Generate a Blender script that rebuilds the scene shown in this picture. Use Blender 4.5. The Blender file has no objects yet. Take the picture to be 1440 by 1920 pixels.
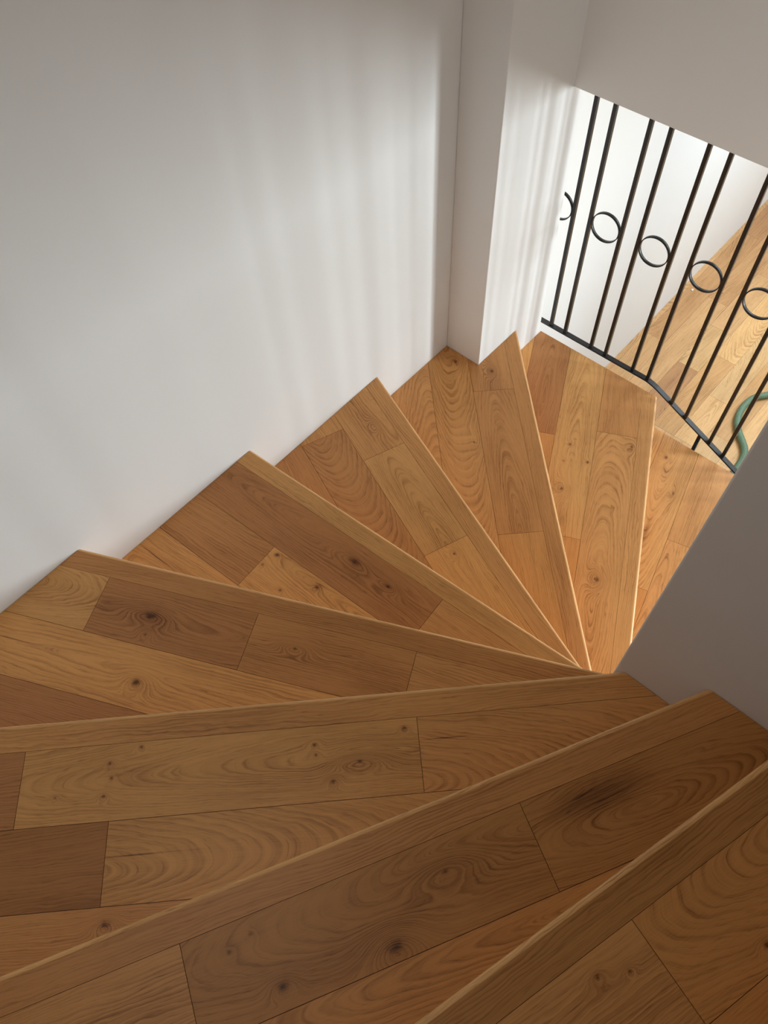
import bpy, bmesh, math, random
from mathutils import Vector, Matrix

C = bpy.context.scene.collection
scene = bpy.context.scene
H0 = 4.44                       # world z of the eye above the lower floor

# ------------------------------------------------------------------ camera
cam_d = bpy.data.cameras.new('camera')
cam = bpy.data.objects.new('camera', cam_d); C.objects.link(cam)
R = ((0.6652, -0.6476, 0.3717), (-0.7459, -0.5534, 0.3706), (-0.0343, -0.5238, -0.8512))
m = Matrix(((R[0][0], -R[0][1], -R[0][2]), (R[1][0], -R[1][1], -R[1][2]), (R[2][0], -R[2][1], -R[2][2]))).to_4x4()
m.translation = (0, 0, H0)
cam.matrix_world = m
cam_d.sensor_fit = 'VERTICAL'; cam_d.sensor_height = 36.0
cam_d.lens = 36.0 * 1474.04 / 1920.0
cam_d.clip_start = 0.05
scene.camera = cam

# ------------------------------------------------------------------ light and exposure
w = bpy.data.worlds.new('daylight'); scene.world = w; w.use_nodes = True
w.node_tree.nodes['Background'].inputs[0].default_value = (0.80, 0.90, 1.0, 1)
w.node_tree.nodes['Background'].inputs[1].default_value = 1.0
scene.view_settings.view_transform = 'Standard'
scene.view_settings.look = 'None'
scene.view_settings.gamma = 1.0
scene.view_settings.use_curve_mapping = False
scene.view_settings.exposure = 0.06

HEADZ = H0 - 1.575
def area(name, loc, target, sx, sy, power, col):
    l = bpy.data.lights.new(name, 'AREA'); l.shape = 'RECTANGLE'; l.size = sx; l.size_y = sy
    l.energy = power; l.color = col
    o = bpy.data.objects.new(name, l); C.objects.link(o); o.location = loc
    o.rotation_euler = (Vector(target) - Vector(loc)).to_track_quat('-Z', 'Y').to_euler()
    return o
sky = area('window_daylight', (4.3, -2.50, H0 - 2.30), (-0.6, 1.5, H0 - 2.0), 0.6, 1.2, 77, (0.87, 0.96, 1.0))
sky.data.spread = math.radians(92)
area('ceiling_fill', (5.2, -0.1, HEADZ - 0.03), (5.2, -0.1, 0), 2.2, 1.6, 108, (0.72, 0.88, 1.0))  # added unseen overhead fill that brightens the lower floor
area('landing_fill', (-0.3, 0.9, H0 + 1.05), (-0.2, 1.2, 0), 0.7, 0.7, 6.2, (1.0, 0.95, 0.88))  # added warm fill lamp above the upper steps, out of view

# ------------------------------------------------------------------ helpers
def link(name, bm, mats, parent=None, smooth=False):
    me = bpy.data.meshes.new(name); bm.to_mesh(me); bm.free()
    for mt in (mats if isinstance(mats, (list, tuple)) else [mats]): me.materials.append(mt)
    if smooth:
        for p in me.polygons: p.use_smooth = True
    o = bpy.data.objects.new(name, me); C.objects.link(o)
    if parent: o.parent = parent
    return o
def add_box(bm, x0, x1, y0, y1, z0, z1, mat=0):
    vs = [bm.verts.new(p) for p in ((x0,y0,z0),(x1,y0,z0),(x1,y1,z0),(x0,y1,z0),(x0,y0,z1),(x1,y0,z1),(x1,y1,z1),(x0,y1,z1))]
    for f in ((0,3,2,1),(4,5,6,7),(0,1,5,4),(1,2,6,5),(2,3,7,6),(3,0,4,7)):
        bm.faces.new([vs[i] for i in f]).material_index = mat
def add_prism(bm, poly, z0, z1):
    n = len(poly)
    a = [bm.verts.new((p[0], p[1], z0)) for p in poly]; b = [bm.verts.new((p[0], p[1], z1)) for p in poly]
    bm.faces.new(a[::-1]); top = bm.faces.new(b); sides = []
    for i in range(n): sides.append(bm.faces.new((a[i], a[(i+1) % n], b[(i+1) % n], b[i])))
    return top, sides
def struct(name, bm, mt):
    o = link(name, bm, mt); o['kind'] = 'structure'; return o
def empty(name, loc, label, cat):
    o = bpy.data.objects.new(name, None); C.objects.link(o); o.location = loc
    o['label'] = label; o['category'] = cat; return o
def clip(poly, nx, ny, d):               # keep the part where nx*x + ny*y <= d
    out = []
    for i in range(len(poly)):
        p, q = poly[i], poly[(i+1) % len(poly)]
        sp, sq = nx*p[0]+ny*p[1]-d, nx*q[0]+ny*q[1]-d
        if sp <= 0: out.append(p)
        if (sp < 0 < sq) or (sq < 0 < sp):
            t = sp/(sp-sq); out.append((p[0]+t*(q[0]-p[0]), p[1]+t*(q[1]-p[1])))
    return out
def clip_poly(poly, window):             # window: convex, counter-clockwise
    for i in range(len(window)):
        a, b = window[i], window[(i+1) % len(window)]
        nx, ny = b[1]-a[1], -(b[0]-a[0])
        poly = clip(poly, nx, ny, nx*a[0]+ny*a[1])
        if len(poly) < 3: return []
    return poly

# ------------------------------------------------------------------ materials
def mat_new(name):
    mt = bpy.data.materials.new(name); mt.use_nodes = True
    return mt, mt.node_tree.nodes, mt.node_tree.links, mt.node_tree.nodes['Principled BSDF']
def paint(name, col, rough=0.6, bump=0.15):
    mt, N, Lk, b = mat_new(name)
    tc = N.new('ShaderNodeTexCoord')
    n = N.new('ShaderNodeTexNoise'); n.inputs['Scale'].default_value = 2.2; n.inputs['Detail'].default_value = 4
    Lk.new(tc.outputs['Object'], n.inputs['Vector'])
    r = N.new('ShaderNodeMixRGB'); r.inputs[1].default_value = (*[c*0.97 for c in col], 1); r.inputs[2].default_value = (*col, 1)
    Lk.new(n.outputs['Fac'], r.inputs[0]); Lk.new(r.outputs[0], b.inputs['Base Color'])
    b.inputs['Roughness'].default_value = rough
    n2 = N.new('ShaderNodeTexNoise'); n2.inputs['Scale'].default_value = 9; n2.inputs['Detail'].default_value = 5
    Lk.new(tc.outputs['Object'], n2.inputs['Vector'])
    bp = N.new('ShaderNodeBump'); bp.inputs['Strength'].default_value = bump; bp.inputs['Distance'].default_value = 0.01
    Lk.new(n2.outputs['Fac'], bp.inputs['Height']); Lk.new(bp.outputs[0], b.inputs['Normal'])
    return mt
WALL = paint('white_wall_paint', (0.80, 0.79, 0.77), 0.5)
CEIL = paint('ceiling_paint', (0.80, 0.79, 0.77), 0.8)
def plain(name, col, rough, metal=0.0):
    mt, N, Lk, b = mat_new(name)
    b.inputs['Base Color'].default_value = (*col, 1); b.inputs['Roughness'].default_value = rough; b.inputs['Metallic'].default_value = metal
    n = N.new('ShaderNodeTexNoise'); n.inputs['Scale'].default_value = 60
    mr = N.new('ShaderNodeMapRange'); mr.inputs[3].default_value = rough*0.85; mr.inputs[4].default_value = rough*1.15
    Lk.new(n.outputs['Fac'], mr.inputs[0]); Lk.new(mr.outputs[0], b.inputs['Roughness'])
    return mt
IRON = plain('black_iron_paint', (0.015, 0.0145, 0.014), 0.33)
IRON.node_tree.nodes['Principled BSDF'].inputs['Specular IOR Level'].default_value = 0.45
GROOVE = plain('board_groove', (0.045, 0.02, 0.009), 0.8)
FRAME = plain('window_frame_paint', (0.75, 0.75, 0.74), 0.4)

WOOD = (0.64, 0.302, 0.096)
def wood(name, knots=()):
    """oak: contour lines of a height field in board coordinates; each knot (u, v, board, core radius, reach, stretch) bends the field"""
    mt, N, Lk, b = mat_new(name)
    def mth(op, a, c=None, cl=False):
        n = N.new('ShaderNodeMath'); n.operation = op; n.use_clamp = cl
        for i, x in enumerate((a, c)):
            if x is None: continue
            if isinstance(x, (int, float)): n.inputs[i].default_value = x
            else: Lk.new(x, n.inputs[i])
        return n.outputs[0]
    def vm(op, a, c):
        n = N.new('ShaderNodeVectorMath'); n.operation = op
        for i, x in enumerate((a, c)):
            if isinstance(x, tuple): n.inputs[i].default_value = x
            else: Lk.new(x, n.inputs[i])
        return n
    def noise(vec, scale, det=2.0, rough=0.5):
        n = N.new('ShaderNodeTexNoise'); n.inputs['Scale'].default_value = scale; n.inputs['Detail'].default_value = det
        n.inputs['Roughness'].default_value = rough
        Lk.new(vec, n.inputs['Vector']); return n.outputs['Fac']
    bp = N.new('ShaderNodeAttribute'); bp.attribute_name = 'board_pos'
    gp = N.new('ShaderNodeAttribute'); gp.attribute_name = 'board_grain'
    tt = N.new('ShaderNodeAttribute'); tt.attribute_name = 'board_tint'
    sp = N.new('ShaderNodeSeparateXYZ'); Lk.new(bp.outputs['Vector'], sp.inputs[0])
    sg = N.new('ShaderNodeSeparateXYZ'); Lk.new(gp.outputs['Vector'], sg.inputs[0])
    u, v, s = sp.outputs
    vc, uc, sl = sg.outputs
    P = bp.outputs['Vector']
    big = noise(vm('MULTIPLY', P, (1.6, 7.0, 7.3)).outputs[0], 1.0, 2.5)
    med = noise(vm('MULTIPLY', P, (9.0, 30.0, 3.1)).outputs[0], 1.0, 3.0)
    push = mth('ADD', mth('MULTIPLY', mth('SUBTRACT', big, 0.5), 0.075), mth('MULTIPLY', mth('SUBTRACT', med, 0.5), 0.018))
    core = None
    for (ku, kv, ks, rc, reach, st) in knots:
        d = vm('SUBTRACT', P, (ku, kv, ks))
        # ragged outline
        rag = N.new('ShaderNodeTexNoise'); rag.inputs['Scale'].default_value = 0.55/rc; rag.inputs['Detail'].default_value = 2
        Lk.new(P, rag.inputs['Vector'])
        off = vm('SUBTRACT', rag.outputs['Color'], (0.5, 0.5, 0.5)); off2 = vm('MULTIPLY', off.outputs[0], (rc*1.6, rc*1.2, 0))
        dd = vm('ADD', d.outputs[0], off2.outputs[0])
        q = vm('MULTIPLY', d.outputs[0], (1/(reach*st), 1/reach, 60.0))
        g = mth('EXPONENT', mth('MULTIPLY', vm('DOT_PRODUCT', q.outputs[0], q.outputs[0]).outputs['Value'], -1.0))
        push = mth('ADD', push, mth('MULTIPLY', g, reach*2.1 if st < 4.5 else 0.0))
        q2 = vm('MULTIPLY', (dd if st < 4.5 else d).outputs[0], (1/(rc*(0.5+0.5*st)), 1/rc, 60.0))
        g2 = mth('EXPONENT', mth('MULTIPLY', vm('DOT_PRODUCT', q2.outputs[0], q2.outputs[0]).outputs['Value'], -1.0))
        c1 = mth('ADD', mth('MULTIPLY', g2, 0.5 if 4.5 < st < 10 else 0.62), mth('MULTIPLY', g, 0.12))
        core = c1 if core is None else mth('MAXIMUM', core, c1)
    vv = mth('ADD', mth('SUBTRACT', v, vc), push)
    uu = mth('MULTIPLY', mth('SUBTRACT', u, uc), sl)
    r = mth('SQRT', mth('ADD', mth('ADD', mth('MULTIPLY', vv, vv), mth('MULTIPLY', uu, uu)), 1e-5))
    fr = mth('FRACT', mth('MULTIPLY', mth('MULTIPLY', r, tt.outputs['Alpha']), 360.0))
    # one late-wood line per ring: slow rise, fast fall
    ring = mth('POWER', fr, 2.2)
    fall = mth('MULTIPLY', mth('SUBTRACT', 1.0, fr), 6.0, True)
    ring = mth('MULTIPLY', ring, fall)
    ringmod = noise(vm('MULTIPLY', P, (3.0, 22.0, 5.7)).outputs[0], 1.0, 2.0)
    ringmod = mth('MULTIPLY', mth('SUBTRACT', ringmod, 0.22), 1.9, True)
    ring = mth('MULTIPLY', ring, ringmod)
    fine = noise(vm('MULTIPLY', vm('ADD', P, (0, 0, 0)).outputs[0], (14.0, 420.0, 9.0)).outputs[0], 1.0, 3.0, 0.65)
    # pores follow the bent grain a little
    cmb = N.new('ShaderNodeCombineXYZ'); Lk.new(mth('MULTIPLY', u, 26.0), cmb.inputs[0]); Lk.new(mth('MULTIPLY', r, 620.0), cmb.inputs[1]); Lk.new(s, cmb.inputs[2])
    pore = noise(cmb.outputs[0], 1.0, 1.0)
    pore = mth('MULTIPLY', mth('SUBTRACT', pore, 0.56), 5.0, True)
    blot = noise(vm('MULTIPLY', P, (2.6, 9.0, 4.4)).outputs[0], 1.0, 3.0)
    cm2 = N.new('ShaderNodeCombineXYZ'); Lk.new(mth('MULTIPLY', u, 3.5), cm2.inputs[0]); Lk.new(mth('MULTIPLY', r, 170.0), cm2.inputs[1]); Lk.new(mth('MULTIPLY', s, 2.3), cm2.inputs[2])
    streak = noise(cm2.outputs[0], 1.0, 3.0, 0.6)
    shade = mth('ADD', mth('MULTIPLY', ring, 0.66), mth('MULTIPLY', mth('SUBTRACT', fine, 0.5), 0.45))
    shade = mth('ADD', shade, mth('MULTIPLY', mth('SUBTRACT', streak, 0.5), 0.85))
    shade = mth('ADD', shade, mth('MULTIPLY', pore, 0.30))
    shade = mth('ADD', shade, mth('MULTIPLY', mth('SUBTRACT', blot, 0.5), 0.7))
    if core is not None: shade = mth('ADD', shade, mth('MULTIPLY', core, 0.95))
    ramp = N.new('ShaderNodeValToRGB')
    e = ramp.color_ramp.elements
    e[0].position = 0.0; e[0].color = (1.12, 1.13, 1.16, 1)
    e[1].position = 1.0; e[1].color = (0.16, 0.12, 0.10, 1)
    for pos, col in ((0.22, (1.0, 1.0, 1.0)), (0.5, (0.74, 0.68, 0.62)), (0.75, (0.47, 0.40, 0.35))):
        k = e.new(pos); k.color = (*col, 1)
    Lk.new(mth('ADD', shade, 0.12, True), ramp.inputs[0])
    mul = N.new('ShaderNodeMixRGB'); mul.blend_type = 'MULTIPLY'; mul.inputs[0].default_value = 1
    Lk.new(ramp.outputs[0], mul.inputs[1]); Lk.new(tt.outputs['Color'], mul.inputs[2])
    Lk.new(mul.outputs[0], b.inputs['Base Color'])
    b.inputs['Roughness'].default_value = 0.42
    b.inputs['Specular IOR Level'].default_value = 0.35
    bn = N.new('ShaderNodeBump'); bn.inputs['Strength'].default_value = 0.10; bn.inputs['Distance'].default_value = 0.001; bn.invert = True
    Lk.new(mth('ADD', pore, fine), bn.inputs['Height']); Lk.new(bn.outputs[0], b.inputs['Normal'])
    return mt

TINT = {'n': (1.0, 1.0, 1.0), 'p': (1.16, 1.18, 1.12), 'd': (0.77, 0.69, 0.67), 'm': (0.88, 0.83, 0.80),
        'r': (0.97, 0.925, 0.83), 'b': (0.66, 0.60, 0.52), 'k': (0.76, 0.72, 0.62), 'y': (1.04, 1.10, 1.10)}
class Boards:
    """boards of one deck in one mesh, each with its own grain, colour and slot in the grain field"""
    def __init__(self):
        self.bm = bmesh.new()
        self.pos = self.bm.loops.layers.float_vector.new('board_pos')
        self.gr = self.bm.loops.layers.float_vector.new('board_grain')
        self.ti = self.bm.loops.layers.float_color.new('board_tint')
    def paint(self, faces, b, ux, vx, seed, tint, grain, freq, base=WOOD):
        for f in faces:
            for l in f.loops:
                c = l.vert.co; dx, dy = c.x-b[0], c.y-b[1]
                l[self.pos] = (dx*ux[0]+dy*ux[1], dx*vx[0]+dy*vx[1] - (c.z if abs(f.normal.z) < 0.5 else 0)*0.0, seed)
                l[self.gr] = grain
                l[self.ti] = (base[0]*tint[0], base[1]*tint[1], base[2]*tint[2], freq/250.0)
    def board(self, poly, z0, z1, *a):
        bm = self.bm; n0 = len(bm.faces)
        add_prism(bm, poly, z0, z1); bm.faces.ensure_lookup_table()
        self.paint([bm.faces[i] for i in range(n0, len(bm.faces))], *a)

# ------------------------------------------------------------------ setting: walls, floors, ceilings
YL = 1.52; XB = -0.75; XS0, XS1, YS = 0.861, 1.0, 0.080; XE = 2.505
HEAD = H0 - 1.575
bm = bmesh.new(); add_box(bm, XB-0.12, 7.6, YL, YL+0.12, 0, H0+1.15); struct('wall_left', bm, WALL)
bm = bmesh.new(); add_box(bm, XB-0.12, XB, -2.72, YL, 0, H0+1.15); struct('wall_back', bm, WALL)
bm = bmesh.new(); add_box(bm, XS0, XS1, -2.6, YS, 0, H0+1.15)
spine = struct('wall_right', bm, WALL)
bv = spine.modifiers.new('soft corner', 'BEVEL'); bv.width = 0.004; bv.segments = 2
bm = bmesh.new(); add_box(bm, 1.9945, 2.49, 1.339, YL, 0, H0+1.15)
pier = struct('wall_pier', bm, WALL)
bv = pier.modifiers.new('soft corner', 'BEVEL'); bv.width = 0.003; bv.segments = 2
bm = bmesh.new(); add_box(bm, 2.415, 2.535, -2.6, 1.339, HEAD, H0+1.15); struct('wall_front', bm, WALL)
bm = bmesh.new(); add_box(bm, 2.535, 7.6, -2.6, YL, HEAD, HEAD+0.2); struct('ceiling', bm, CEIL)
bm = bmesh.new(); add_box(bm, XB, 2.415, -2.6, YL, H0+1.15, H0+1.25); struct('ceiling_upper', bm, CEIL)
# wall on the far right with the window that lights the lower room
bm = bmesh.new()
WX0, WX1, WZ0, WZ1 = 3.5, 5.1, H0-3.4, H0-1.66
add_box(bm, XB, WX0, -2.72, -2.6, 0, H0+1.15)
add_box(bm, WX1, 7.6, -2.72, -2.6, 0, H0+1.15)
add_box(bm, WX0, WX1, -2.72, -2.6, 0, WZ0)
add_box(bm, WX0, WX1, -2.72, -2.6, WZ1, H0+1.15)
struct('wall_side', bm, WALL)
bm = bmesh.new(); add_box(bm, 7.6, 7.72, -2.72, YL+0.12, 0, HEAD+0.2); struct('wall_far', bm, WALL)
bm = bmesh.new()
for x0, x1, z0, z1 in ((WX0, WX0+0.05, WZ0, WZ1), (WX1-0.05, WX1, WZ0, WZ1), (WX0+0.05, WX1-0.05, WZ0, WZ0+0.05), (WX0+0.05, WX1-0.05, WZ1-0.05, WZ1), (4.28, 4.32, WZ0+0.05, WZ1-0.05)):
    add_box(bm, x0, x1, -2.70, -2.64, z0, z1)
struct('window_1', bm, FRAME)

# lower floor: oak boards running along x, laid in rows 0.168 wide
random.seed(5)
fb = Boards(); LW = 0.168
CR = {8: [3.05, 4.418, 5.886], 7: [3.5, 5.045, 6.3], 6: [3.70, 4.317, 4.795, 5.52, 6.6], 5: [3.70, 4.55, 5.60], 4: [3.70, 4.178, 5.1, 6.0], 3: [3.25, 3.89, 4.75, 5.9], 2: [3.70, 4.4, 5.3]}
TR = {(8, 0): 'n', (8, 1): 'n', (8, 2): 'm', (8, 3): 'd', (7, 0): 'n', (7, 1): 'n', (7, 2): 'm', (7, 3): 'r', (6, 0): 'n', (6, 1): 'd', (6, 2): 'y', (6, 3): 'n', (6, 4): 'm', (5, 1): 'r', (5, 2): 'p', (5, 3): 'n', (4, 1): 'p', (4, 2): 'y', (3, 1): 'y', (3, 2): 'r', (3, 3): 'n', (2, 1): 'p', (2, 2): 'p'}
for row in range(-17, 10):
    y0, y1 = 1.148+(row-7)*LW, 1.148+(row-6)*LW
    y0, y1 = max(y0, -2.6), min(y1, YL)
    if y1-y0 < 0.01: continue
    cs = CR.get(row) or [3.0+random.uniform(0, 1.2), 5.2+random.uniform(-.6, .6)]
    xs = [2.56]+cs+[7.6]
    for j in range(len(xs)-1):
        g = 0.0006
        x0, x1 = xs[j]+g, xs[j+1]-g
        t = TR.get((row, j)) or random.choice('nnpmyrnp')
        fb.board([(x0, y0+g), (x1, y0+g), (x1, y1-g), (x0, y1-g)], 0.0, 0.015, (0, 0), (1, 0), (0, 1), float(row*7+j+40), TINT[t],
                 (y0+random.uniform(-.08, .25), random.uniform(xs[j]-.3, xs[j+1]+.3), random.uniform(.05, .2)), random.uniform(70, 120), (0.56, 0.31, 0.132))
add_box(fb.bm, XS1, 7.6, -2.6, YL, -0.02, 0.012, 1)
struct('floor', fb.bm, [wood('oak_floor'), GROOVE])
add = bmesh.new(); add_box(add, XS1, 2.56, -2.6, 0.2, 0.012, 0.014); struct('floor_lower', add, GROOVE)

# ------------------------------------------------------------------ the winding staircase
ZT = {k: H0 - (1.360+(k-4)*.1248)*1.52 for k in range(0, 16)}
# nose line of each step: inner point, direction towards the outer end
NOSE = {0: ((.861, -.49), (-.995, .10)), 1: ((.861, -.2875), (-.959, .284)), 2: ((.8623, -.1065), (-.886, .463)), 3: ((.861, .060), (-.7226, .6912)),
        4: ((.9012, .1204), (-.4466, .8947)), 5: ((.9648, .1788), (-.0696, .9976)), 6: ((1.0459, .1938), (.3487, .9372)), 7: ((1.1422, .1706), (.6960, .7180)),
        8: ((1.4415, .1434), (.8898, .4563)), 9: ((1.4957, -.1056), (.9675, .2530)), 10: ((1.5, -.38), (.993, .118)), 11: ((1.5, -.66), (1, 0)), 12: ((1.5, -.92), (1, 0))}
# rows behind the nosing: {row: ([cross joints], [board tints from inner to outer])}
LAY = {
 0: {1: ([.7], 'nr')},
 1: {1: ([.539], 'rn'), 2: ([.2], 'rr')},
 2: {1: ([.49, 1.202], 'kkn'), 2: ([1.5], 'rr')},
 3: {1: ([.521, 1.463], 'nyd'), 2: ([1.246], 'yb'), 3: ([], 'n')},
 4: {1: ([.489, .958, 1.430], 'nmdy'), 2: ([.2], 'np'), 3: ([], 'd')},
 5: {1: ([.454], 'nd'), 2: ([1.009], 'pm'), 3: ([.6], 'np')},
 6: {1: ([.594, 1.065], 'pyn'), 2: ([1.241], 'mn'), 3: ([], 'm')},
 7: {1: ([.564, 1.281], 'rmm'), 2: ([], 'n'), 3: ([], 'n')},
 8: {1: ([.941], 'nm'), 2: ([.369], 'ry'), 3: ([.879], 'rd'), 4: ([], 'p')},
 9: {1: ([.6], 'nn'), 2: ([.322], 'ry'), 3: ([.29], 'ry'), 4: ([], 'y')},
}
NT = {0: 'k', 1: 'k', 2: 'm', 3: 'n', 4: 'm', 5: 'y', 6: 'n', 7: 'm', 8: 'n', 9: 'n'}
# knots: (u, v, row, core radius, reach, stretch)
KN = {
 1: [(.376, .212, 1, .005, .012, 1.5), (.642, .103, 1, .004, .012, 1.4), (.592, .124, 1, .003, .01, 1.4)],
 2: [(1.07, .100, 1, .004, .022, 1.5), (1.116, .116, 1, .004, .016, 1.3), (1.037, .205, 1, .007, .02, 1.5), (.682, .133, 1, .004, .035, 2.6), (.819, .219, 1, .012, .04, 1.5), (.335, .115, 1, .036, .02, 5.0)],
 3: [(1.184, .081, 1, .0045, .012, 1.4), (1.256, .114, 1, .004, .012, 1.3), (1.249, .148, 1, .004, .012, 1.3), (1.263, .189, 1, .004, .012, 1.3), (1.377, .183, 1, .0025, .009, 1.3), (.769, .113, 1, .004, .012, 1.3), (.767, .137, 1, .004, .012, 1.3), (.729, .203, 1, .005, .014, 1.3), (.664, .161, 1, .003, .025, 3.0), (.553, .093, 1, .005, .012, 1.3), (1.232, .458, 3, .008, .02, 1.4), (1.17, .322, 2, .0016, .0016, 90), (.46, .124, 1, .0013, .0013, 70)],
 4: [(1.258, .153, 1, .010, .034, 2.2), (1.251, .21, 1, .004, .02, 1.3), (1.216, .345, 2, .008, .030, 1.5), (.821, .145, 1, .004, .022, 2.2), (1.62, .318, 2, .0018, .0018, 70)],
 5: [(.762, .129, 1, .010, .036, 3.2), (.619, .135, 1, .006, .022, 2.0), (.98, .261, 2, .007, .013, 1.5), (.996, .319, 2, .005, .011, 1.3), (.80, .276, 2, .007, .015, 1.3), (.888, .353, 2, .005, .011, 1.3), (1.31, .507, 3, .002, .002, 60)],
 6: [(1.191, .132, 1, .002, .02, 2.0), (.551, .146, 1, .004, .016, 1.6)],
 7: [(1.39, .148, 1, .006, .028, 1.4), (1.462, .301, 2, .008, .025, 2.2), (1.012, .277, 2, .003, .030, 1.6)],
 8: [(.202, .162, 1, .009, .036, 1.4), (.841, .35, 2, .005, .013, 1.3), (.746, .368, 2, .005, .013, 1.3), (.762, .263, 2, .006, .013, 1.3), (.601, .354, 2, .006, .03, 1.6), (.561, .14, 1, .004, .016, 1.3), (.888, .087, 1, .006, .03, 1.4)],
 9: [(1.021, .375, 2, .007, .018, 1.4), (.843, .29, 2, .004, .015, 3.0), (.6, .34, 2, .014, .012, 9.0)],
}
GR = {  # grain centre overrides (v, u, slope) and ring density: {(step, row, board): ...}
 (6, 1, 1): ((.155, .50, .11), 105), (6, 2, 0): ((.34, 1.5, .25), 75), (5, 1, 1): ((.12, .70, .09), 80), (8, 1, 0): ((.16, .1, .14), 85),
 (7, 1, 1): ((.16, .55, .12), 85), (7, 2, 0): ((.33, 1.6, .18), 90), (3, 1, 1): ((.15, .60, .10), 140), (3, 1, 0): ((.22, .72, .22), 110), (3, 2, 0): ((.34, 1.35, .22), 75),
 (2, 1, 1): ((.12, .40, .16), 90), (2, 1, 0): ((.16, .25, .18), 120), (8, 2, 1): ((.34, .3, .06), 100), (8, 3, 1): ((.51, 1.1, .10), 110), (8, 1, 1): ((.0, 2.5, .08), 130),
 (4, 1, 2): ((.15, 1.3, .08), 66), (4, 1, 3): ((.13, 1.75, .25), 110), (4, 2, 1): ((.33, .9, .05), 60), (7, 1, 0): ((-.1, .0, .05), 150), (1, 1, 0): ((.10, .2, .3), 80),
}
def outline(k):
    """plan of step k between its nose line and the riser line of the step above"""
    b, u = NOSE[k]; v = (-u[1], u[0])
    e = .001
    if k <= 3: P = [(XB+e, -2.599), (XS0-e, -2.599), (XS0-e, YL-e), (XB+e, YL-e)]
    elif k <= 6: P = [(XB+e, YS+e), (XE, YS+e), (XE, YL-e), (XB+e, YL-e)]
    elif k == 7: P = [(XS1+e, .02), (XE, .02), (XE, YL-e), (XS1+e, YL-e)]
    else: P = [(XS1+e, -2.599), (XE, -2.599), (XE, 1.3385), (XS1+e, 1.3385)]
    P = clip(P, -v[0], -v[1], -(v[0]*b[0]+v[1]*b[1]))              # behind the nose
    if k > 0:
        b2, u2 = NOSE[k-1]; v2 = (-u2[1], u2[0]); o = 0.035         # reaches under the step above
        P = clip(P, v2[0], v2[1], v2[0]*b2[0]+v2[1]*b2[1]+o)
    else: P = clip(P, 0, -1, 1.6)
    return P
def around_pier(poly, k):
    if k != 7: return [poly]
    out = [clip(poly, 1, 0, 1.9935), clip(clip(poly, -1, 0, -1.9935), 0, 1, 1.338)]
    return [p for p in out if len(p) > 2]
WT = 0.068; BW = 0.177; TH = 0.020
stair = empty('staircase', (0.9, 0.1, 0.0), 'winding oak-boarded staircase fanning down around the grey wall corner', 'staircase')
def place(o, parent, wloc=(0.9, 0.1, 0.0)):
    o.parent = parent; o.location = (-wloc[0], -wloc[1], -wloc[2]); return o
random.seed(11)
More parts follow.
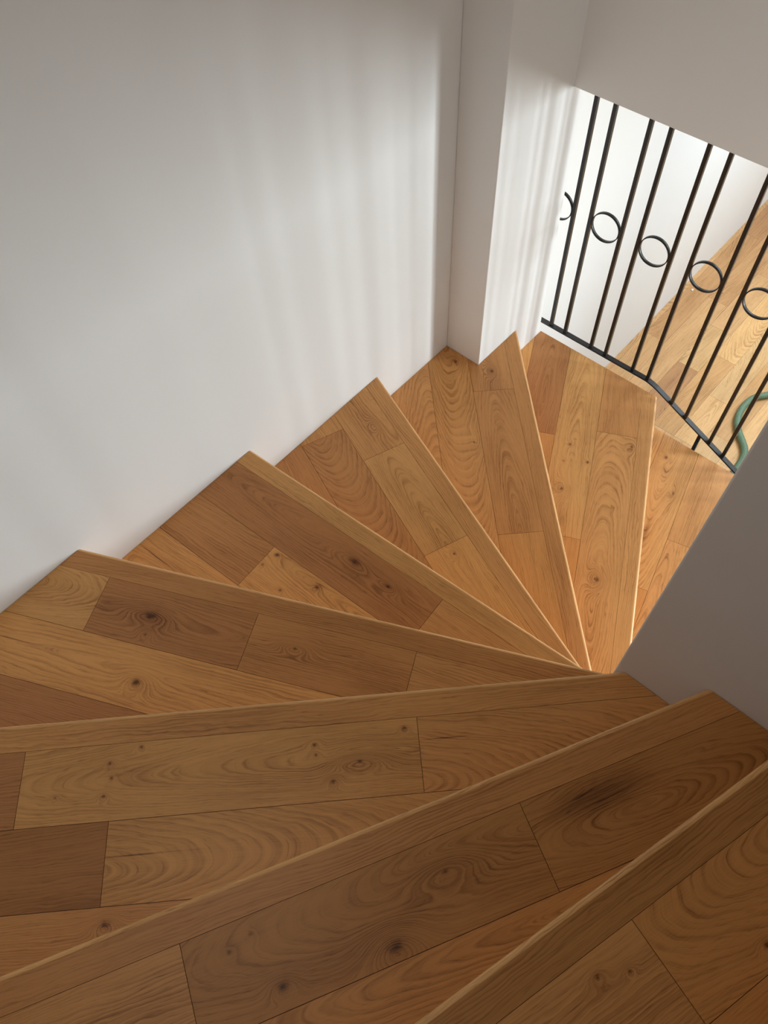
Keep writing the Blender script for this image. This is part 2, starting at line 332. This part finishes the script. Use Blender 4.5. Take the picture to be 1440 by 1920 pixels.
for k in range(0, 13):
    b, u = NOSE[k]; v = (-u[1], u[0]); z = ZT[k]
    M = wood('oak_step', [(a, c, float(r*10 + (next((j for j, x in enumerate(LAY[k][r][0]) if a < x), len(LAY[k][r][0]))) if k in LAY else 0), rc, re_, st) for (a, c, r, rc, re_, st) in KN.get(k, [])])
    P = outline(k)
    umin = min((p[0]-b[0])*u[0]+(p[1]-b[1])*u[1] for p in P)-.01; umax = max((p[0]-b[0])*u[0]+(p[1]-b[1])*u[1] for p in P)+.01
    vmax = max((p[0]-b[0])*v[0]+(p[1]-b[1])*v[1] for p in P)
    W = lambda a, c: (b[0]+a*u[0]+c*v[0], b[1]+a*u[1]+c*v[1])
    B = Boards(); row = 1; v0 = WT
    while v0 < vmax:
        cs, ts = LAY.get(k, {}).get(row, ([random.uniform(.3, 1.2)], random.choice(('ny', 'mn', 'rp'))))
        us = [umin]+list(cs)+[umax]
        for j in range(len(us)-1):
            ga = 0.0003 if us[j] == umin else 0.0006
            rect = [W(us[j]+ga, v0+.0006), W(us[j+1]-.0006, v0+.0006), W(us[j+1]-.0006, v0+BW-.0006), W(us[j]+ga, v0+BW-.0006)]
            pl = clip_poly(rect, P)
            if len(pl) < 3: continue
            vm_ = v0+BW/2
            gr, fq = GR.get((k, row, j), ((vm_+random.choice((-1, 1))*random.uniform(.02, .28), random.uniform(us[j]-.4, us[j+1]+.4), random.uniform(.03, .16)), random.uniform(80, 130)))
            for piece in around_pier(pl, k): B.board(piece, z-TH, z, b, u, v, float(row*10+j), TINT[ts[j]], gr, fq)
        row += 1; v0 += BW
    # substrate seen as a hairline in the joints
    sub = clip(P, -v[0], -v[1], -(v[0]*b[0]+v[1]*b[1])-0.02)
    n0 = len(B.bm.faces)
    for piece in around_pier(sub, k): add_prism(B.bm, piece, z-TH-0.01, z-0.0035)
    B.bm.faces.ensure_lookup_table()
    for i in range(n0, len(B.bm.faces)): B.bm.faces[i].material_index = 1
    tread = place(link('tread', B.bm, [M, GROOVE]), stair)
    # nosing: strip with a rounded front edge
    Nn = Boards(); rr = 0.010; prof = [(WT-.0003, z), (rr, z)]
    for i in range(1, 7):
        a = math.pi/2*i/6; prof.append((rr-rr*math.sin(a), z-rr+rr*math.cos(a)))
    prof += [(0.0, z-TH-.004), (0.003, z-TH-.007), (WT-.0003, z-TH-.007)]
    # ends of the strip: cut where the front line and the back line leave the outline
    def ends(c):
        lo, hi = -9.0, 9.0
        n = len(P)
        for i in range(n):
            p, q = P[i], P[(i+1) % n]
            nx, ny = q[1]-p[1], -(q[0]-p[0]); l = math.hypot(nx, ny)
            if l < 1e-6: continue
            nx /= l; ny /= l
            if abs(nx*u[0]+ny*u[1]) < 0.02: continue
            s0 = nx*(b[0]+c*v[0]-p[0])+ny*(b[1]+c*v[1]-p[1]); du = nx*u[0]+ny*u[1]
            t = -s0/du
            if du > 0: hi = min(hi, t)
            else: lo = max(lo, t)
        return lo, hi
    vs = []
    for (c, zz) in prof:
        lo, hi = ends(min(max(c, .001), WT-.001)); 
        if k == 7: hi = min(hi, (1.338-(b[1]+c*v[1]))/u[1])
        vs.append([Nn.bm.verts.new((*W(lo, c), zz)), Nn.bm.verts.new((*W(hi, c), zz))])
    n = len(vs)
    for i in range(n):
        a_, b_ = vs[i], vs[(i+1) % n]
        Nn.bm.faces.new((a_[0], b_[0], b_[1], a_[1]))
    Nn.bm.faces.new([x[0] for x in vs][::-1]); Nn.bm.faces.new([x[1] for x in vs])
    bmesh.ops.recalc_face_normals(Nn.bm, faces=Nn.bm.faces)
    Nn.paint(list(Nn.bm.faces), b, u, v, float(k+200), TINT[NT.get(k, 'n')], (random.choice((-.12, .2)), random.uniform(-1, 2), random.uniform(.02, .05)), random.uniform(85, 125))
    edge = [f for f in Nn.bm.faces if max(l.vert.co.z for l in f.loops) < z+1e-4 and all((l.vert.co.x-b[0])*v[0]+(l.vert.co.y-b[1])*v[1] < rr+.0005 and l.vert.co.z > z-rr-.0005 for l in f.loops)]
    Nn.paint(edge, b, u, v, float(k+200), (1.14, 1.30, 1.55), (-.12, 0, .02), 150)      # paler tint on the rounded front edge
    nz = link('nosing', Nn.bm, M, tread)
    # riser under the nosing
    Rr = Boards(); lo, hi = ends(.02)
    zb = ZT[k+1]-0.004 if k < 12 else 0.015
    Rr.board([W(lo, .014), W(hi, .014), W(hi, .030), W(lo, .030)], zb, z-TH-.007, b, u, v, float(k+300), TINT['n'], (-.2, 0, .03), 120)
    link('riser', Rr.bm, M, tread)

# ------------------------------------------------------------------ iron balustrade outside the stair edge
BX = 2.56; BWD = 0.0155
bal = empty('balustrade', (BX, 0.6, H0-2.81), 'black iron balustrade with paired square bars and small rings beside the lower steps', 'balustrade')
def padd(name, bm, smooth=False):
    o = link(name, bm, IRON, None, smooth); o.parent = bal; o.location = (-BX, -0.6, -(H0-2.81)); return o
KY = 0.757
def rail_z(y): return H0-2.812 if y > KY else H0-2.812-(KY-y)*0.4655
bm = bmesh.new(); pts = [1.62, KY+.03, KY+.01, KY-.012, KY-.035, -1.4]; rings = []
for y in pts:
    zz = rail_z(y) - (0.003 if abs(y-KY) < .015 else 0)
    rings.append([bm.verts.new((BX+dx, y, zz+dz)) for dx, dz in ((-.012, 0), (.012, 0), (.012, -.009), (-.012, -.009))])
for a_, b_ in zip(rings[:-1], rings[1:]):
    for i in range(4): bm.faces.new((a_[i], a_[(i+1) % 4], b_[(i+1) % 4], b_[i]))
bm.faces.new(rings[0][::-1]); bm.faces.new(rings[-1])
bmesh.ops.recalc_face_normals(bm, faces=bm.faces)
# the panel runs in front of the wall of the lower room; it stops short of it
for vtx in bm.verts:
    if vtx.co.y > 1.5: vtx.co.y = 1.515
padd('bottom_rail', bm)
bm = bmesh.new(); add_box(bm, BX-.012, BX+.012, -1.4, 1.515, HEAD-.012, HEAD); padd('top_rail', bm)
bars = [1.4665, 1.318, 1.2375, 1.089, 1.0095, .860, .779, .633, .549, .403, .322]
y = .174
while y > -1.35: bars += [y, y-.081]; y -= .2290
for y in bars:
    bm = bmesh.new(); h = BWD/2; add_box(bm, BX-h, BX+h, y-h, y+h, rail_z(y)-.002, HEAD-.011)
    padd('baluster', bm)
def ring(y, z, ro, wd, th):
    bm = bmesh.new(); n = 48; R_ = []
    for i in range(n):
        a = 2*math.pi*i/n; c, s = math.cos(a), math.sin(a)
        R_.append([bm.verts.new((BX+dx, y+c*(ro-dr), z+s*(ro-dr))) for dx, dr in ((-wd/2, 0), (wd/2, 0), (wd/2, th), (-wd/2, th))])
    for i in range(n):
        a_, b_ = R_[i], R_[(i+1) % n]
        for j in range(4): bm.faces.new((a_[j], b_[j], b_[(j+1) % 4], a_[(j+1) % 4]))
    bmesh.ops.recalc_face_normals(bm, faces=bm.faces)
    return bm
for i, (yc) in enumerate((1.392, 1.163, .935, .706, .476)):
    padd('ring', ring(yc, H0-2.166, .0665, .015, .004), True)
yc = .248
while yc > -1.2: padd('ring', ring(yc, H0-2.166, .0665, .015, .004), True); yc -= .229
bm = bmesh.new(); add_box(bm, BX-.008, BX+.008, .446, .462, H0-3.25, rail_z(.454)-.008); padd('support_post', bm)
bm = bmesh.new(); add_box(bm, XE+.001, BX+.008, .441, .467, H0-3.26, H0-3.25); padd('bracket', bm)

# ------------------------------------------------------------------ green vacuum hose on the lower floor
def catmull(P, n):
    out = []
    Q = [P[0]]+P+[P[-1]]
    for i in range(1, len(Q)-2):
        for t in range(n):
            t /= n; a, b, c, d = [Vector(x) for x in Q[i-1:i+3]]
            out.append(.5*((2*b)+(-a+c)*t+(2*a-5*b+4*c-d)*t*t+(-a+3*b-3*c+d)*t**3))
    out.append(Vector(Q[-2])); return out
HR = 0.0245
hp = [(5.0, .12), (4.75, .28), (4.433, .485), (4.339, .551), (4.219, .573), (4.099, .553), (4.007, .503), (3.931, .429), (3.88, .385), (3.799, .357), (3.691, .349), (3.5, .33), (3.3, .25), (3.15, .05)]
path = catmull([(a, c, 0.015+HR) for a, c in hp], 60)
# resample evenly
L_ = [0.0]
for a, c in zip(path[:-1], path[1:]): L_.append(L_[-1]+(c-a).length)
step = 0.0022; ns = int(L_[-1]/step); pts = []; j = 0
for i in range(ns):
    t = i*step
    while L_[j+1] < t: j += 1
    f = (t-L_[j])/max(1e-9, L_[j+1]-L_[j]); pts.append(path[j].lerp(path[j+1], f))
mt, N, Lk, bs = mat_new('green_ribbed_plastic'); bs.inputs['Base Color'].default_value = (0.085, 0.19, 0.105, 1); bs.inputs['Roughness'].default_value = 0.45
nn = N.new('ShaderNodeTexNoise'); nn.inputs['Scale'].default_value = 20; rp = N.new('ShaderNodeMixRGB')
rp.inputs[1].default_value = (0.12, 0.19, 0.11, 1); rp.inputs[2].default_value = (0.16, 0.24, 0.15, 1)
Lk.new(nn.outputs['Fac'], rp.inputs[0]); Lk.new(rp.outputs[0], bs.inputs['Base Color'])
bm = bmesh.new(); prev = None
for i, p in enumerate(pts):
    d = (pts[min(i+1, ns-1)]-pts[max(i-1, 0)]).normalized(); s = Vector((-d.y, d.x, 0)).normalized(); up = Vector((0, 0, 1))
    cur = []
    for q in range(18):
        a = 2*math.pi*q/18
        r = HR*(0.91+0.09*math.cos(2*math.pi*i/5.0 + a))
        cur.append(bm.verts.new(p + s*(r*math.cos(a)) + up*(r*math.sin(a))))
    if prev:
        for q in range(18): bm.faces.new((prev[q], prev[(q+1) % 18], cur[(q+1) % 18], cur[q]))
    else: first = cur
    prev = cur
bm.faces.new(first[::-1]); bm.faces.new(prev)
bmesh.ops.recalc_face_normals(bm, faces=bm.faces)
hose = link('vacuum_hose', bm, mt, None, True); hose['label'] = 'green ribbed vacuum hose curving over the lower oak floor'; hose['category'] = 'hose'

# small pale crumb of plaster on the floor
random.seed(3)
bm = bmesh.new(); bmesh.ops.create_icosphere(bm, subdivisions=2, radius=.010)
for vtx in bm.verts: vtx.co = Vector((vtx.co.x*1.0, vtx.co.y*.8, vtx.co.z*.6))*(1+random.uniform(-.18, .18))
crumb = link('plaster_crumb', bm, paint('plaster', (.85, .83, .72), .8)); crumb.location = (5.03, 1.445, .0205)
crumb['label'] = 'tiny pale plaster crumb on the lower floor near the white wall'; crumb['category'] = 'debris'
